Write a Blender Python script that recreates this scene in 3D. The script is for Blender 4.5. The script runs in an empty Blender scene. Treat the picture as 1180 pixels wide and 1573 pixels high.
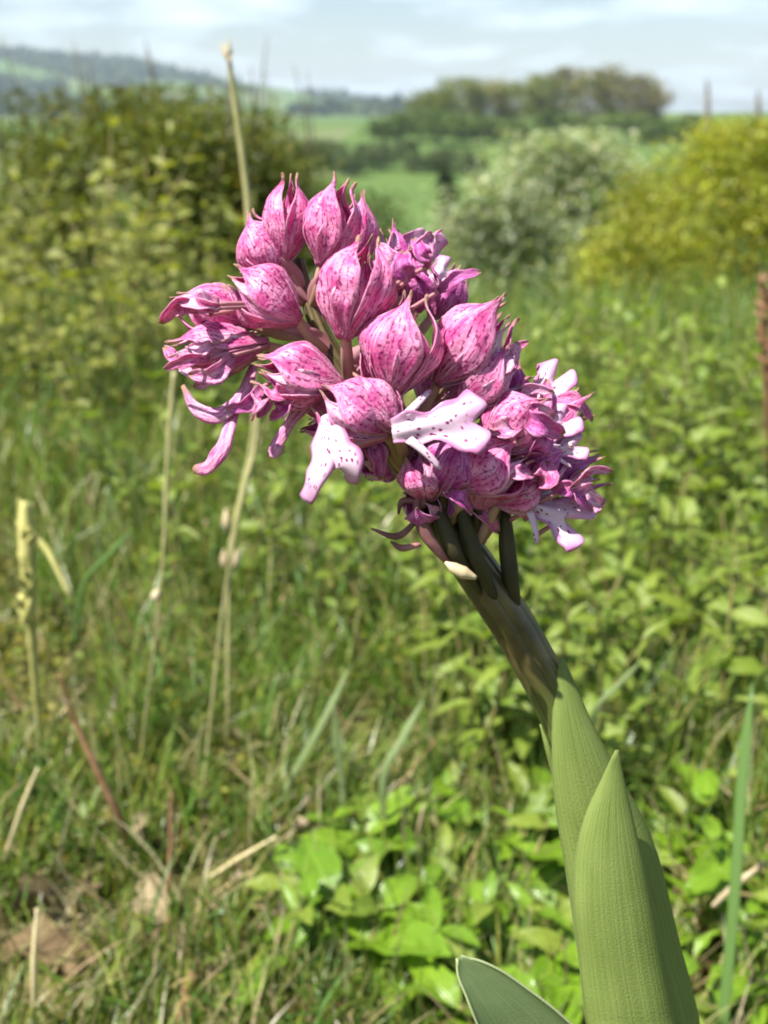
import bpy, math, random
import numpy as np
from mathutils import Vector, Matrix
R = math.radians
sc = bpy.context.scene
COL = sc.collection

# ------------------------------------------------------------------ camera
PITCH = R(20.0)
TV = math.tan(R(25.0))
CAM = np.array([0.0, 0.0, 0.42])
cd = bpy.data.cameras.new('camera')
cam = bpy.data.objects.new('camera', cd)
COL.objects.link(cam)
cam.location = CAM
cam.rotation_euler = (R(90) - PITCH, 0, 0)
cd.sensor_fit = 'VERTICAL'
cd.sensor_height = 24.0
cd.lens = 12.0 / TV
cd.clip_start = 0.01
cd.clip_end = 20000
cd.dof.use_dof = True
cd.dof.focus_distance = 0.213
cd.dof.aperture_fstop = 12.5
sc.camera = cam

# ------------------------------------------------------------------ light
SUN_EL, SUN_AZ = R(61), R(-116)          # azimuth from +Y towards +X: the sun stands to the side and a little behind
wd = bpy.data.worlds.new('World')
sc.world = wd
wd.use_nodes = True
nt = wd.node_tree
nt.nodes.clear()
def wn(t, **k):
    n = nt.nodes.new(t)
    for a, b in k.items():
        setattr(n, a, b)
    return n
sky = wn('ShaderNodeTexSky', sky_type='NISHITA', sun_disc=False)
sky.sun_elevation = SUN_EL
sky.sun_rotation = SUN_AZ
sky.air_density = 1.0
sky.dust_density = 1.0
sky.ozone_density = 1.0
tc = wn('ShaderNodeTexCoord')
sep = wn('ShaderNodeSeparateXYZ')
nt.links.new(tc.outputs['Generated'], sep.inputs[0])
zz = wn('ShaderNodeMath', operation='ADD'); zz.inputs[1].default_value = 0.16
nt.links.new(sep.outputs['Z'], zz.inputs[0])
zm = wn('ShaderNodeMath', operation='MAXIMUM'); zm.inputs[1].default_value = 0.05
nt.links.new(zz.outputs[0], zm.inputs[0])
dv = wn('ShaderNodeVectorMath', operation='DIVIDE')
cmb = wn('ShaderNodeCombineXYZ')
for i in range(3):
    nt.links.new(zm.outputs[0], cmb.inputs[i])
nt.links.new(tc.outputs['Generated'], dv.inputs[0])
nt.links.new(cmb.outputs[0], dv.inputs[1])
nz = wn('ShaderNodeTexNoise')
nz.inputs['Scale'].default_value = 1.7
nz.inputs['Detail'].default_value = 7.0
nz.inputs['Roughness'].default_value = 0.55
nt.links.new(dv.outputs[0], nz.inputs['Vector'])
rmp = wn('ShaderNodeMapRange')
rmp.inputs['From Min'].default_value = 0.47
rmp.inputs['From Max'].default_value = 0.72
rmp.inputs['To Max'].default_value = 0.85
nt.links.new(nz.outputs['Fac'], rmp.inputs['Value'])
mx = wn('ShaderNodeMix', data_type='RGBA')
mx.inputs[7].default_value = (8.0, 9.2, 10.8, 1)
nt.links.new(rmp.outputs['Result'], mx.inputs[0])
nt.links.new(sky.outputs[0], mx.inputs[6])
bg = wn('ShaderNodeBackground')
bg.inputs['Strength'].default_value = 0.065
nt.links.new(mx.outputs[2], bg.inputs['Color'])
out = wn('ShaderNodeOutputWorld')
nt.links.new(bg.outputs[0], out.inputs['Surface'])

sl = bpy.data.lights.new('sun', 'SUN')
sl.energy = 5.0
sl.angle = R(0.53)
sl.color = (1.0, 0.95, 0.87)
sun = bpy.data.objects.new('sun', sl)
COL.objects.link(sun)
sdir = Vector((math.sin(SUN_AZ) * math.cos(SUN_EL), math.cos(SUN_AZ) * math.cos(SUN_EL), math.sin(SUN_EL)))
sun.rotation_euler = sdir.to_track_quat('Z', 'Y').to_euler()
sun.location = (0, 0, 30)

sc.view_settings.view_transform = 'Standard'
sc.view_settings.look = 'None'
sc.view_settings.gamma = 1.0
sc.view_settings.exposure = 1.25
sc.view_settings.use_curve_mapping = False
sc.render.engine = 'CYCLES'
sc.cycles.use_denoising = True
sc.cycles.max_bounces = 8
sc.cycles.transmission_bounces = 6
sc.cycles.transparent_max_bounces = 8
sc.cycles.volume_bounces = 0
sc.cycles.pixel_filter_type = 'BLACKMAN_HARRIS'
sc.cycles.filter_width = 1.9

# ------------------------------------------------------------------ helpers
def W(px, py, depth):
    """world point that lies at this place of the photograph, depth metres along the camera's axis"""
    u = (px - 590.0) / 786.5 * TV
    v = (786.5 - py) / 786.5 * TV
    return CAM + depth * np.array([u, math.cos(PITCH) + v * math.sin(PITCH), -math.sin(PITCH) + v * math.cos(PITCH)])

def unit(v):
    v = np.asarray(v, float)
    n = np.linalg.norm(v, axis=-1, keepdims=True)
    return v / np.maximum(n, 1e-12)

YS = [-60, 0, 1.7, 2.6, 4, 8, 30, 140, 250, 350]
ZS = [4.0, 0, 0, -.06, -.5, -1.95, -6.0, -13.5, -10.2, -6.3]
def H(x, y):
    x = np.asarray(x, float); y = np.asarray(y, float)
    z = np.interp(y, YS, ZS)
    q = x / np.maximum(np.abs(y), 1.0)
    right = np.interp(q, [-.02, .13], [0, 1])
    fz = np.interp(y, [350, 450, 700, 1500, 2200, 6000], [0, 3.0, -3.0, 2.0, 5.5, 5.5]) * (1 - right) \
       + np.interp(y, [350, 450, 700, 1500, 2200, 6000], [0, 6.9, 4.0, 2.0, 3.0, 3.0]) * right
    z = z + np.where(y > 350, fz, 0)
    hill = np.interp(q, [-1.2, -.6, -.324, -.214, -.12, -.077, .0165, .1], [110, 150, 146, 117, 76, 55, 8, 0])
    t = np.clip((y - 1700) / 1400, 0, 1)
    z = z + hill * t * t * (3 - 2 * t)
    near = np.clip(1.4 - np.hypot(x, y) / 6, 0, 1)
    z = z + near * (.010 * np.sin(x * 9 + 1.3) * np.cos(y * 7.3) + .006 * np.sin(x * 21 + y * 17) + .004 * np.sin(x * 47 - y * 39))
    return z

def G(px, py):
    """where the ray through this place of the photograph meets the ground"""
    d = unit(W(px, py, 1.0) - CAM)
    t = np.geomspace(.05, 60, 2500)
    p = CAM + d * t[:, None]
    k = int(np.argmax(p[:, 2] <= H(p[:, 0], p[:, 1])))
    return p[k]

def mat(name, build):
    m = bpy.data.materials.new(name)
    m.use_nodes = True
    t = m.node_tree
    t.nodes.clear()
    o = t.nodes.new('ShaderNodeOutputMaterial')
    class N:
        tree = t
        def __call__(self, typ, ins=None, **k):
            n = t.nodes.new(typ)
            for a, b in k.items():
                setattr(n, a, b)
            for a, b in (ins or {}).items():
                self.set(n.inputs[a], b)
            return n
        def set(self, s, b):
            if isinstance(b, bpy.types.NodeSocket):
                t.links.new(b, s)
            else:
                s.default_value = b
        def math(self, op, a, b=0.0, c=None, clamp=False):
            n = t.nodes.new('ShaderNodeMath'); n.operation = op; n.use_clamp = clamp
            self.set(n.inputs[0], a); self.set(n.inputs[1], b)
            if c is not None:
                self.set(n.inputs[2], c)
            return n.outputs[0]
        def mix(self, f, a, b, blend='MIX'):
            n = t.nodes.new('ShaderNodeMix'); n.data_type = 'RGBA'; n.blend_type = blend
            self.set(n.inputs[0], f); self.set(n.inputs[6], a); self.set(n.inputs[7], b)
            return n.outputs[2]
        def rng(self, v, a, b, c=0.0, d=1.0, smooth=True):
            n = t.nodes.new('ShaderNodeMapRange')
            n.interpolation_type = 'SMOOTHSTEP' if smooth else 'LINEAR'
            for k, w in zip(('Value', 'From Min', 'From Max', 'To Min', 'To Max'), (v, a, b, c, d)):
                self.set(n.inputs[k], w)
            return n.outputs[0]
    n = N()
    t.links.new(build(n), o.inputs['Surface'])
    return m

def leafy(n, color, trans=.35, rough=.45, spec=.4, tcol=None, bump=None):
    """a thin leaf: reflects on its face and lets some light through"""
    p = n('ShaderNodeBsdfPrincipled', {'Base Color': color, 'Roughness': rough, 'Specular IOR Level': spec})
    tr = n('ShaderNodeBsdfTranslucent', {'Color': tcol if tcol is not None else color})
    if bump is not None:
        n.set(p.inputs['Normal'], bump)
    m = n('ShaderNodeMixShader', {0: trans, 1: p.outputs[0], 2: tr.outputs[0]})
    return m.outputs[0]

def attr_leaf(name, trans=.4, rough=.5, spec=.35, warm=(1.15, 1.2, .55, 1)):
    def b(n):
        a = n('ShaderNodeAttribute', attribute_name='tint')
        g = n('ShaderNodeTexCoord')
        nz = n('ShaderNodeTexNoise', {'Vector': g.outputs['Object'], 'Scale': 60.0, 'Detail': 3.0})
        c = n.mix(n.rng(nz.outputs['Fac'], .35, .65, 0, .35), a.outputs['Color'], (.05, .06, .015, 1))
        tc_ = n.mix(1.0, c, warm, 'MULTIPLY')
        return leafy(n, c, trans, rough, spec, tc_)
    return mat(name, b)

def new_mesh(name, V, F, m, uv=None, tint=None, smooth=True):
    me = bpy.data.meshes.new(name)
    V = np.asarray(V, np.float32)
    if isinstance(F, np.ndarray):
        k = F.shape[1]
        me.vertices.add(len(V)); me.vertices.foreach_set('co', V.ravel())
        me.loops.add(F.size); me.loops.foreach_set('vertex_index', F.astype(np.int32).ravel())
        me.polygons.add(len(F))
        me.polygons.foreach_set('loop_start', np.arange(0, F.size, k, dtype=np.int32))
        me.polygons.foreach_set('loop_total', np.full(len(F), k, np.int32))
        me.update(calc_edges=True)
    else:
        me.from_pydata(V.tolist(), [], F)
        me.update()
    if smooth:
        me.polygons.foreach_set('use_smooth', np.ones(len(me.polygons), bool))
    if uv is not None:
        l = me.uv_layers.new(name='UVMap')
        idx = np.empty(len(me.loops), np.int32)
        me.loops.foreach_get('vertex_index', idx)
        l.data.foreach_set('uv', np.asarray(uv, np.float32)[idx].ravel())
    if tint is not None:
        a = me.attributes.new('tint', 'FLOAT_COLOR', 'POINT')
        t4 = np.ones((len(V), 4), np.float32)
        t4[:, :3] = tint
        a.data.foreach_set('color', t4.ravel())
    if m is not None:
        me.materials.append(m)
    return me

def obj(name, me, parent=None):
    o = bpy.data.objects.new(name, me)
    COL.objects.link(o)
    if parent is not None:
        o.parent = parent
    return o

def tag(o, label, cat=None, group=None, kind=None):
    o['label'] = label
    if cat: o['category'] = cat
    if group: o['group'] = group
    if kind: o['kind'] = kind
    return o

def empty(name, loc=(0, 0, 0), rz=0.0):
    o = bpy.data.objects.new(name, None)
    COL.objects.link(o)
    o.location = loc
    o.rotation_euler = (0, 0, rz)
    o.empty_display_size = .01
    return o

def copy_tree(o, parent=None):
    c = o.copy()
    COL.objects.link(c)
    if parent is not None:
        c.parent = parent
    for ch in list(o.children):
        copy_tree(ch, c)
    return c

def smooth_path(pts, n):
    pts = np.asarray(pts, float)
    k = len(pts)
    if k == 2:
        t = np.linspace(0, 1, n)[:, None]
        return pts[0] * (1 - t) + pts[1] * t
    P = np.vstack([2 * pts[0] - pts[1], pts, 2 * pts[-1] - pts[-2]])
    o = []
    for s in np.linspace(0, k - 1 - 1e-6, n):
        i = int(s); t = s - i
        p0, p1, p2, p3 = P[i:i + 4]
        o.append(.5 * ((2 * p1) + (-p0 + p2) * t + (2 * p0 - 5 * p1 + 4 * p2 - p3) * t * t + (-p0 + 3 * p1 - 3 * p2 + p3) * t ** 3))
    return np.array(o)

def tube(pts, rad, n=14, sides=8, flat=1.0):
    """tapered tube through pts; rad a number or a list along the way"""
    C = smooth_path(pts, n)
    rad = np.interp(np.linspace(0, 1, n), np.linspace(0, 1, len(np.atleast_1d(rad))), np.atleast_1d(rad))
    T = unit(np.gradient(C, axis=0))
    ref = np.array([0, -1.0, .35])
    V, uv = [], []
    for i in range(n):
        a = unit(np.cross(T[i], ref)); b = np.cross(T[i], a)
        for k in range(sides):
            f = 2 * math.pi * k / sides
            V.append(C[i] + rad[i] * (math.cos(f) * a + flat * math.sin(f) * b))
            uv.append((k / sides, i / (n - 1)))
    F = [[i * sides + k, i * sides + (k + 1) % sides, (i + 1) * sides + (k + 1) % sides, (i + 1) * sides + k]
         for i in range(n - 1) for k in range(sides)]
    F.append(list(range(sides))[::-1]); F.append([(n - 1) * sides + k for k in range(sides)])
    return np.array(V), F, np.array(uv)

def join(parts):
    V, F, U, o = [], [], [], 0
    for v, f, u in parts:
        V.append(v); U.append(u)
        F += [[i + o for i in q] for q in f]
        o += len(v)
    return np.vstack(V), F, np.vstack(U)

def grid(fn, nt_, ns):
    """fn(t, s) with t in 0..1 and s in -1..1"""
    V, uv = [], []
    for i in range(nt_):
        for j in range(ns):
            t = i / (nt_ - 1); s = -1 + 2 * j / (ns - 1)
            V.append(fn(t, s)); uv.append((s * .5 + .5, t))
    F = [[i * ns + j, i * ns + j + 1, (i + 1) * ns + j + 1, (i + 1) * ns + j] for i in range(nt_ - 1) for j in range(ns - 1)]
    return np.array(V), F, np.array(uv)

def thick(o, t):
    m = o.modifiers.new('thickness', 'SOLIDIFY')
    m.thickness = t; m.offset = 0
    return o

def palette(rng, n, cols, jit=.18):
    cols = np.asarray(cols, float)
    c = cols[rng.integers(0, len(cols), n)]
    return np.clip(c * (1 + jit * rng.standard_normal((n, 1))) * (1 + .06 * rng.standard_normal((n, 3))), .004, .9)

def leaf_cloud(P, size, rng, up=.5, aspect=.5, fold=.12, hang=0.0):
    n = len(P)
    N = unit(rng.standard_normal((n, 3)) + np.array([0, 0, up * 1.6]))
    D = rng.standard_normal((n, 3)) + np.array([0, 0, -hang])
    D = unit(D - (D * N).sum(1, keepdims=True) * N)
    S = np.cross(N, D)
    L = size[:, None]
    w = L * aspect * .5
    V = np.stack([P, P + D * L * .45 + S * w + N * L * fold, P + D * L - N * L * .08, P + D * L * .45 - S * w + N * L * fold], 1).reshape(-1, 3)
    F = np.arange(4 * n).reshape(n, 4)
    return V, F

def blades(P, length, width, rng, lean=.5, droop=.5, az=None):
    n = len(P)
    az = rng.uniform(0, 2 * math.pi, n) if az is None else az
    d = np.stack([np.cos(az), np.sin(az), np.zeros(n)], 1)
    s = np.stack([-np.sin(az), np.cos(az), np.zeros(n)], 1)
    tw = rng.uniform(-1.2, 1.2, n)
    s = s * np.cos(tw)[:, None] + d * np.sin(tw)[:, None]
    a0 = np.abs(rng.normal(0, lean, n))
    a1 = a0 + np.abs(rng.normal(0, droop, n))
    C = P.copy(); rows = []
    K = 5
    for k in range(K):
        t = k / (K - 1)
        w = (width * (1 - t ** 1.8) * (.75 + .25 * min(1, t * 4)))[:, None]
        if k < K - 1:
            rows += [C - s * w * .5, C + s * w * .5]
        else:
            rows += [C.copy()]
        a = a0 + (a1 - a0) * t
        C = C + (length / (K - 1))[:, None] * (d * np.sin(a)[:, None] + np.array([0, 0, 1.0]) * np.cos(a)[:, None])
    V = np.stack(rows, 1)                      # n, 9, 3
    base = (np.arange(n) * 9)[:, None]
    tri = []
    for k in range(3):
        i = 2 * k
        tri += [[i, i + 1, i + 3], [i, i + 3, i + 2]]
    tri.append([6, 7, 8])
    F = (base[:, None, :] + np.array(tri)[None]).reshape(-1, 3)
    return V.reshape(-1, 3), F

# ------------------------------------------------------------------ ground
def ground_mat(n):
    g = n('ShaderNodeNewGeometry')
    pos = g.outputs['Position']
    ln = n('ShaderNodeVectorMath', {0: pos}, operation='LENGTH').outputs['Value']
    n1 = n('ShaderNodeTexNoise', {'Vector': pos, 'Scale': 16.0, 'Detail': 8.0, 'Roughness': .65}).outputs['Fac']
    n2 = n('ShaderNodeTexNoise', {'Vector': pos, 'Scale': 140.0, 'Detail': 4.0}).outputs['Fac']
    soil = n.mix(n.rng(n2, .35, .7), (.022, .016, .010, 1), (.085, .060, .035, 1))
    moss = n.mix(n.rng(n2, .3, .7), (.045, .055, .012, 1), (.13, .14, .035, 1))
    near = n.mix(n.rng(n1, .38, .56), soil, moss)
    n3 = n('ShaderNodeTexNoise', {'Vector': pos, 'Scale': .9, 'Detail': 8.0, 'Roughness': .6}).outputs['Fac']
    mid = n.mix(n.rng(n3, .35, .65), (.045, .075, .016, 1), (.10, .14, .03, 1))
    vo = n('ShaderNodeTexVoronoi', {'Vector': pos, 'Scale': .0075})
    fv = n('ShaderNodeSeparateColor', {0: vo.outputs['Color']}).outputs[0]
    f1 = n.mix(n.rng(fv, .3, .5), (.075, .125, .028, 1), (.09, .14, .036, 1))
    f2 = n.mix(n.rng(fv, .7, .8), f1, (.12, .145, .06, 1))
    n4 = n('ShaderNodeTexNoise', {'Vector': pos, 'Scale': .05, 'Detail': 6.0}).outputs['Fac']
    far = n.mix(n.rng(n4, .4, .7, 0, .45), f2, (.06, .11, .03, 1))
    c = n.mix(n.rng(ln, 2.2, 4.5), near, mid)
    c = n.mix(n.rng(ln, 40, 90), c, far)
    bm = n('ShaderNodeBump', {'Strength': .6, 'Distance': .004, 'Height': n2})
    return n('ShaderNodeBsdfPrincipled', {'Base Color': c, 'Roughness': .95, 'Specular IOR Level': .1, 'Normal': bm.outputs[0]}).outputs[0]
M_ground = mat('soil_moss_and_fields', ground_mat)

NA, NR = 300, 190
rad = np.geomspace(.05, 5600, NR)
ang = np.linspace(0, 2 * math.pi, NA, endpoint=False)
X = rad[:, None] * np.sin(ang)[None]; Y = rad[:, None] * np.cos(ang)[None]
V = np.stack([X, Y, H(X, Y)], 2).reshape(-1, 3)
i = np.arange(NR - 1)[:, None] * NA; j = np.arange(NA)[None]; j2 = (j + 1) % NA
F = np.stack([i + j, i + NA + j, i + NA + j2, i + j2], 2).reshape(-1, 4)
V = np.vstack([V, [[0, 0, float(H(0, 0))]]])
F = F.tolist() + [[len(V) - 1, int(k), int((k + 1) % NA)] for k in range(NA)]
ground = obj('ground', new_mesh('ground', V, F, M_ground))
tag(ground, 'mossy chalk hillside falling to green valley fields and far hills', kind='structure')

# ------------------------------------------------------------------ far country
M_leaf = attr_leaf('leaf_by_tint')
M_far = attr_leaf('far_foliage', trans=.25, rough=.7, spec=.15)
def bark_mat(n):
    g = n('ShaderNodeTexCoord').outputs['Object']
    nz = n('ShaderNodeTexNoise', {'Vector': g, 'Scale': 25.0, 'Detail': 6.0}).outputs['Fac']
    c = n.mix(n.rng(nz, .3, .7), (.05, .04, .028, 1), (.16, .13, .09, 1))
    return n('ShaderNodeBsdfPrincipled', {'Base Color': c, 'Roughness': .9}).outputs[0]
M_bark = mat('bark', bark_mat)

def crown_points(rng, n, rx, ry, h, z0, clumps, spread, shell=.55, flat=0):
    """leaf positions gathered in uneven clumps through an egg-shaped volume"""
    c = unit(rng.standard_normal((clumps, 3)))
    c *= rng.uniform(shell, 1.0, (clumps, 1)) ** .7
    c[:, 2] = c[:, 2] * .5 + .5
    bulge = 1 - .35 * np.maximum(0, c[:, 2] - .45)
    c = c * np.stack([rx * bulge, ry * bulge, np.full(clumps, h)], 1)
    c[:, 2] += z0
    size = rng.uniform(.6, 1.4, clumps)
    k = rng.integers(0, clumps, n)
    P = c[k] + np.clip(rng.standard_normal((n, 3)), -1.7, 1.7) * (spread * size[k])[:, None] * np.array([1, 1, .75])
    P[:, 2] = np.maximum(P[:, 2], z0 * .5 + .02)
    top = (z0 + h) * 1.0
    P[:, 2] = np.where(P[:, 2] > top, top - (P[:, 2] - top) * 1.5 - rng.uniform(0, .25, n) * h, P[:, 2])
    return P, c, k

def shrub(name, label, cat, loc, rx, ry, h, n, leaf, cols, seed, clumps=60, spread=.14, up=.5, aspect=.5, group=None,
          z0=.15, twigs=10, clumptone=.22, hang=0., shell=.5, material=None, tall_twigs=0, rb=.03):
    rng = np.random.default_rng(seed)
    root = empty(name, loc)
    P, c, k = crown_points(rng, n, rx, ry, h - z0, z0, clumps, spread, shell)
    V, F = leaf_cloud(P, leaf * rng.uniform(.6, 1.3, n), rng, up, aspect, .12, hang)
    t = palette(rng, n, cols)
    t = np.clip(t * (1 + clumptone * rng.standard_normal((clumps, 1)))[k], .006, .8)
    obj('crown', new_mesh('crown', V, F, material or M_leaf, tint=np.repeat(t, 4, 0), smooth=False), root)
    br = []
    for q in rng.choice(clumps, min(twigs, clumps), replace=False):
        e = c[q]; m_ = e * np.array([.35, .35, .55]) + rng.standard_normal(3) * .03 * h
        br.append(tube([np.array([rng.normal(0, rb), rng.normal(0, rb), -.1]), m_, e], [rb, rb * .6, rb * .18], 7, 5))
    for q in range(tall_twigs):
        a = np.array([rng.uniform(-.7, .7) * rx, rng.uniform(-.4, .4) * ry, h * .82])
        e = a + np.array([rng.normal(0, .06), rng.normal(0, .05), h * rng.uniform(.16, .32)])
        br.append(tube([a, (a + e) / 2 + rng.normal(0, .01, 3), e], [rb * .25, rb * .18, rb * .08], 6, 4))
    v, f, u = join(br)
    obj('trunk', new_mesh('trunk', v, f, M_bark, uv=u), root)
    tag(root, label, cat, group)
    return root

def place(px, py, dist):
    """ground spot at this horizontal distance, in the direction of this place of the photograph"""
    d = W(px, py, 1.0) - CAM
    t = dist / math.hypot(d[0], d[1])
    x, y = d[0] * t, d[1] * t
    return (float(x), float(y), float(H(x, y)))

# far woods on the hill: one mass
rng = np.random.default_rng(5)
n = 26000
q = rng.uniform(-.75, .06, n); yy = rng.uniform(1500, 3050, n)
msk = (np.sin(q * 23 + 1.0) + np.sin(yy * .006 + q * 9) + .7 * np.sin(q * 51 + yy * .011)) > .35
msk |= (q < -.27) & (yy < 2300)
q, yy = q[msk], yy[msk]
P = np.stack([q * yy, yy, H(q * yy, yy) + rng.uniform(0, 13, len(q))], 1)
V, F = leaf_cloud(P, rng.uniform(10, 22, len(P)), rng, .8, .8)
t = palette(rng, len(P), [(.035, .06, .02), (.05, .08, .025), (.07, .09, .03)])
fw = obj('distant_woods', new_mesh('distant_woods', V, F, M_far, tint=np.repeat(t, 4, 0), smooth=False))
tag(fw, 'hazy dark woods spread over the far blue hillside', 'woods', kind='stuff')

# copse on the hill across the valley
cop = [[(.17, .20, .035), (.21, .23, .045), (.13, .17, .03)], [(.25, .21, .07), (.19, .19, .045), (.17, .19, .04)], [(.26, .23, .14), (.18, .19, .06), (.21, .18, .10)]]
def far_tree(name, label, group, loc, h, rx, cols, seed, n=2600, leaf=.8):
    return shrub(name, label, 'tree', loc, rx, rx, h, n, leaf, cols, seed, clumps=45, spread=rx * .2, up=.5, aspect=.8,
                 group=group, z0=h * .22, twigs=6, material=M_far, rb=h * .018, shell=.45)
for k, (px, top, wpx, d, kind) in enumerate([
        (668, 138, 62, 352, 0), (705, 118, 70, 360, 0), (752, 120, 66, 365, 1), (792, 124, 60, 372, 0), (828, 112, 60, 366, 0),
        (862, 104, 64, 372, 2), (902, 106, 62, 360, 1), (938, 98, 50, 372, 2), (972, 110, 60, 362, 2), (998, 130, 44, 356, 2)]):
    loc = place(px, 190, d)
    el = math.atan((786.5 - top) / 786.5 * TV) - PITCH
    h = CAM[2] + d * math.tan(el) - loc[2]
    lab = ['rounded olive green tree in the copse across the valley', 'rusty bronze leaved tree in the copse across the valley',
           'greyish half bare tree in the copse across the valley'][kind]
    far_tree('copse_tree', lab, ['green copse trees', 'bronze copse trees', 'grey copse trees'][kind], loc, h, wpx * d / 1687 * .62, cop[kind], 100 + k)
rng = np.random.default_rng(77)
for k in range(16):
    px = 585 + k * 31 + rng.uniform(-8, 8); d = 318 + rng.uniform(-14, 14)
    loc = place(px, 200, d)
    far_tree('hedge_tree', 'low dark green tree in the hedge below the copse', 'hedge trees below the copse', loc,
             rng.uniform(5.5, 9), rng.uniform(4, 5.5), [(.10, .155, .035), (.13, .185, .045)], 140 + k, 1300, .8)
for k in range(11):
    px = 455 + k * 27 + rng.uniform(-7, 7); d = 235 + rng.uniform(-16, 16)
    loc = place(px, 215, d)
    far_tree('scrub_tree', 'pale green scrub tree at the top edge of the bright field', 'scrub along the bright field', loc,
             rng.uniform(3.5, 6.0), rng.uniform(2.5, 4.2), [(.10, .14, .05), (.13, .17, .07), (.07, .11, .035)], 170 + k, 1100, .6)
loc = place(688, 290, 120)
far_tree('field_tree', 'slim dark tree standing alone in the bright green field', None, loc, 7.2, 1.1, [(.03, .055, .016), (.045, .075, .02)], 190, 1500, .45)
for k in range(9):
    px = 1010 + k * 36; loc = place(px, 190, 350 + rng.uniform(-12, 12))
    far_tree('crest_tree', 'low green bush along the crest beyond the yellow bush', 'bushes along the crest', loc, rng.uniform(4, 6.0), rng.uniform(5, 7), [(.05, .09, .025), (.07, .11, .03)], 200 + k, 1000, .8)

# ------------------------------------------------------------------ bushes on the slope
OLIVE = [(.15, .18, .022), (.12, .155, .022), (.19, .21, .03), (.09, .125, .018), (.18, .16, .025)]
shrub('hawthorn_bush', 'large olive green bush with bare twigs at its top', 'bush', place(215, 300, 6.0), 1.0, .8, 1.72, 52000, .042, OLIVE, 1,
      clumps=130, spread=.13, up=.5, twigs=26, tall_twigs=16, z0=.1)
shrub('hawthorn_bush', 'smaller olive bush topped with loose twigs, joined to the large one', 'bush', place(395, 300, 6.6), .55, .5, 1.86, 22000, .042, OLIVE, 2,
      clumps=60, spread=.13, up=.5, twigs=16, tall_twigs=12, z0=.1)
shrub('green_bush', 'mid green bush lower on the slope beyond the olive bushes', 'bush', place(520, 330, 11), .8, .6, 2.2, 16000, .06,
      [(.075, .11, .03), (.10, .14, .045), (.055, .085, .02)], 3, clumps=60, spread=.16, twigs=10)
SILVER = [(.38, .45, .24), (.44, .50, .31), (.29, .37, .17), (.50, .54, .38)]
shrub('silver_bush', 'pale silvery green bush standing on the slope', 'bush', place(855, 330, 7.2), .68, .6, 1.95, 34000, .05, SILVER, 4,
      clumps=90, spread=.12, up=.35, twigs=18, aspect=.42, hang=.3)
shrub('silver_bush', 'low silvery green bush in front of the taller silvery one', 'bush', place(770, 330, 6.6), .45, .45, 1.55, 18000, .05, SILVER, 5,
      clumps=60, spread=.11, up=.35, twigs=14, aspect=.42, hang=.3)
YELLOW = [(.30, .33, .032), (.38, .39, .05), (.24, .29, .03), (.29, .28, .03)]
shrub('yellow_bush', 'yellow green bush with two upright shoots beside the silvery bush', 'bush', place(1135, 330, 4.7), .50, .5, 1.08, 40000, .026, YELLOW, 6,
      clumps=110, spread=.09, up=.4, twigs=30, z0=.05)
shrub('yellow_bush', 'low yellow green bush at the foot of the silvery bush', 'bush', place(1010, 400, 4.2), .27, .3, .62, 15000, .024, YELLOW, 7,
      clumps=50, spread=.07, up=.4, twigs=14, z0=.03)

# ------------------------------------------------------------------ turf (nobody could count it)
rng = np.random.default_rng(11)
def spots(n, r0, r1, a=46, power=0.0):
    u = rng.uniform(0, 1, n) if not power else rng.uniform(0, 1, n) ** power
    r = r0 * (r1 / r0) ** u
    f = np.radians(rng.uniform(-a, a, n))
    x, y = r * np.sin(f), r * np.cos(f)
    return np.stack([x, y, H(x, y)], 1), r

def patch(P, s, o=0.0):
    return np.sin(P[:, 0] * s + o) * np.cos(P[:, 1] * s * .9 + 2 * o) + .6 * np.sin(P[:, 0] * s * 2.3 + P[:, 1] * s * 1.7 + o)

HOLLOWS = [(G(285, 1405), .030), (G(300, 1185), .022), (G(20, 1480), .040), (G(330, 1360), .020), (G(60, 1540), .03), (G(470, 1300), .018), (G(430, 1440), .016), (G(845, 1420), .03), (G(1060, 1420), .025)]
def clear(P):
    k = np.ones(len(P), bool)
    for c, rr in HOLLOWS:
        k &= np.hypot(P[:, 0] - c[0], P[:, 1] - c[1]) > rr * (1 + .3 * np.sin(np.arctan2(P[:, 1] - c[1], P[:, 0] - c[0]) * 3))
    return k
P, r = spots(60000, .38, 7.0)
keep = ((patch(P, 7.5, .4) > -.95) & (patch(P, 19., 2.4) > -.9) | (r > 1.2)) & clear(P)
P, r = P[keep], r[keep]
ln = rng.uniform(.025, .075, len(P)) * np.interp(r, [.4, .8, 1.6, 3, 7], [.85, 1.25, 2.1, 3.2, 4.5])
wd_ = rng.uniform(.0012, .0036, len(P)) * np.interp(r, [.4, 1.5, 7], [.9, 1.2, 3.2])
V, F = blades(P, ln, wd_, rng, .55, .8)
t = palette(rng, len(P), [(.10, .185, .022), (.145, .235, .03), (.20, .27, .042), (.07, .15, .022), (.23, .275, .042), (.11, .205, .05)])
M_grass = attr_leaf('grass_blade', trans=.32, rough=.4, spec=.45, warm=(1.1, 1.25, .5, 1))
tag(obj('meadow_grass', new_mesh('meadow_grass', V, F, M_grass, tint=np.repeat(t, 9, 0))),
    'short green meadow grass growing over the hillside', 'grass', kind='stuff')
P, r = spots(11000, .38, 4.0, power=1.6)
ln = rng.uniform(.03, .09, len(P)) * np.interp(r, [.4, .8, 1.6, 5], [.8, 1.2, 1.9, 3])
wd_ = rng.uniform(.001, .0027, len(P)) * np.interp(r, [.4, 1.5, 5], [1, 1.2, 2.5])
V, F = blades(P, ln, wd_, rng, 1.1, .6)
t = palette(rng, len(P), [(.36, .30, .15), (.42, .36, .20), (.28, .21, .10), (.33, .31, .12)])
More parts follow.
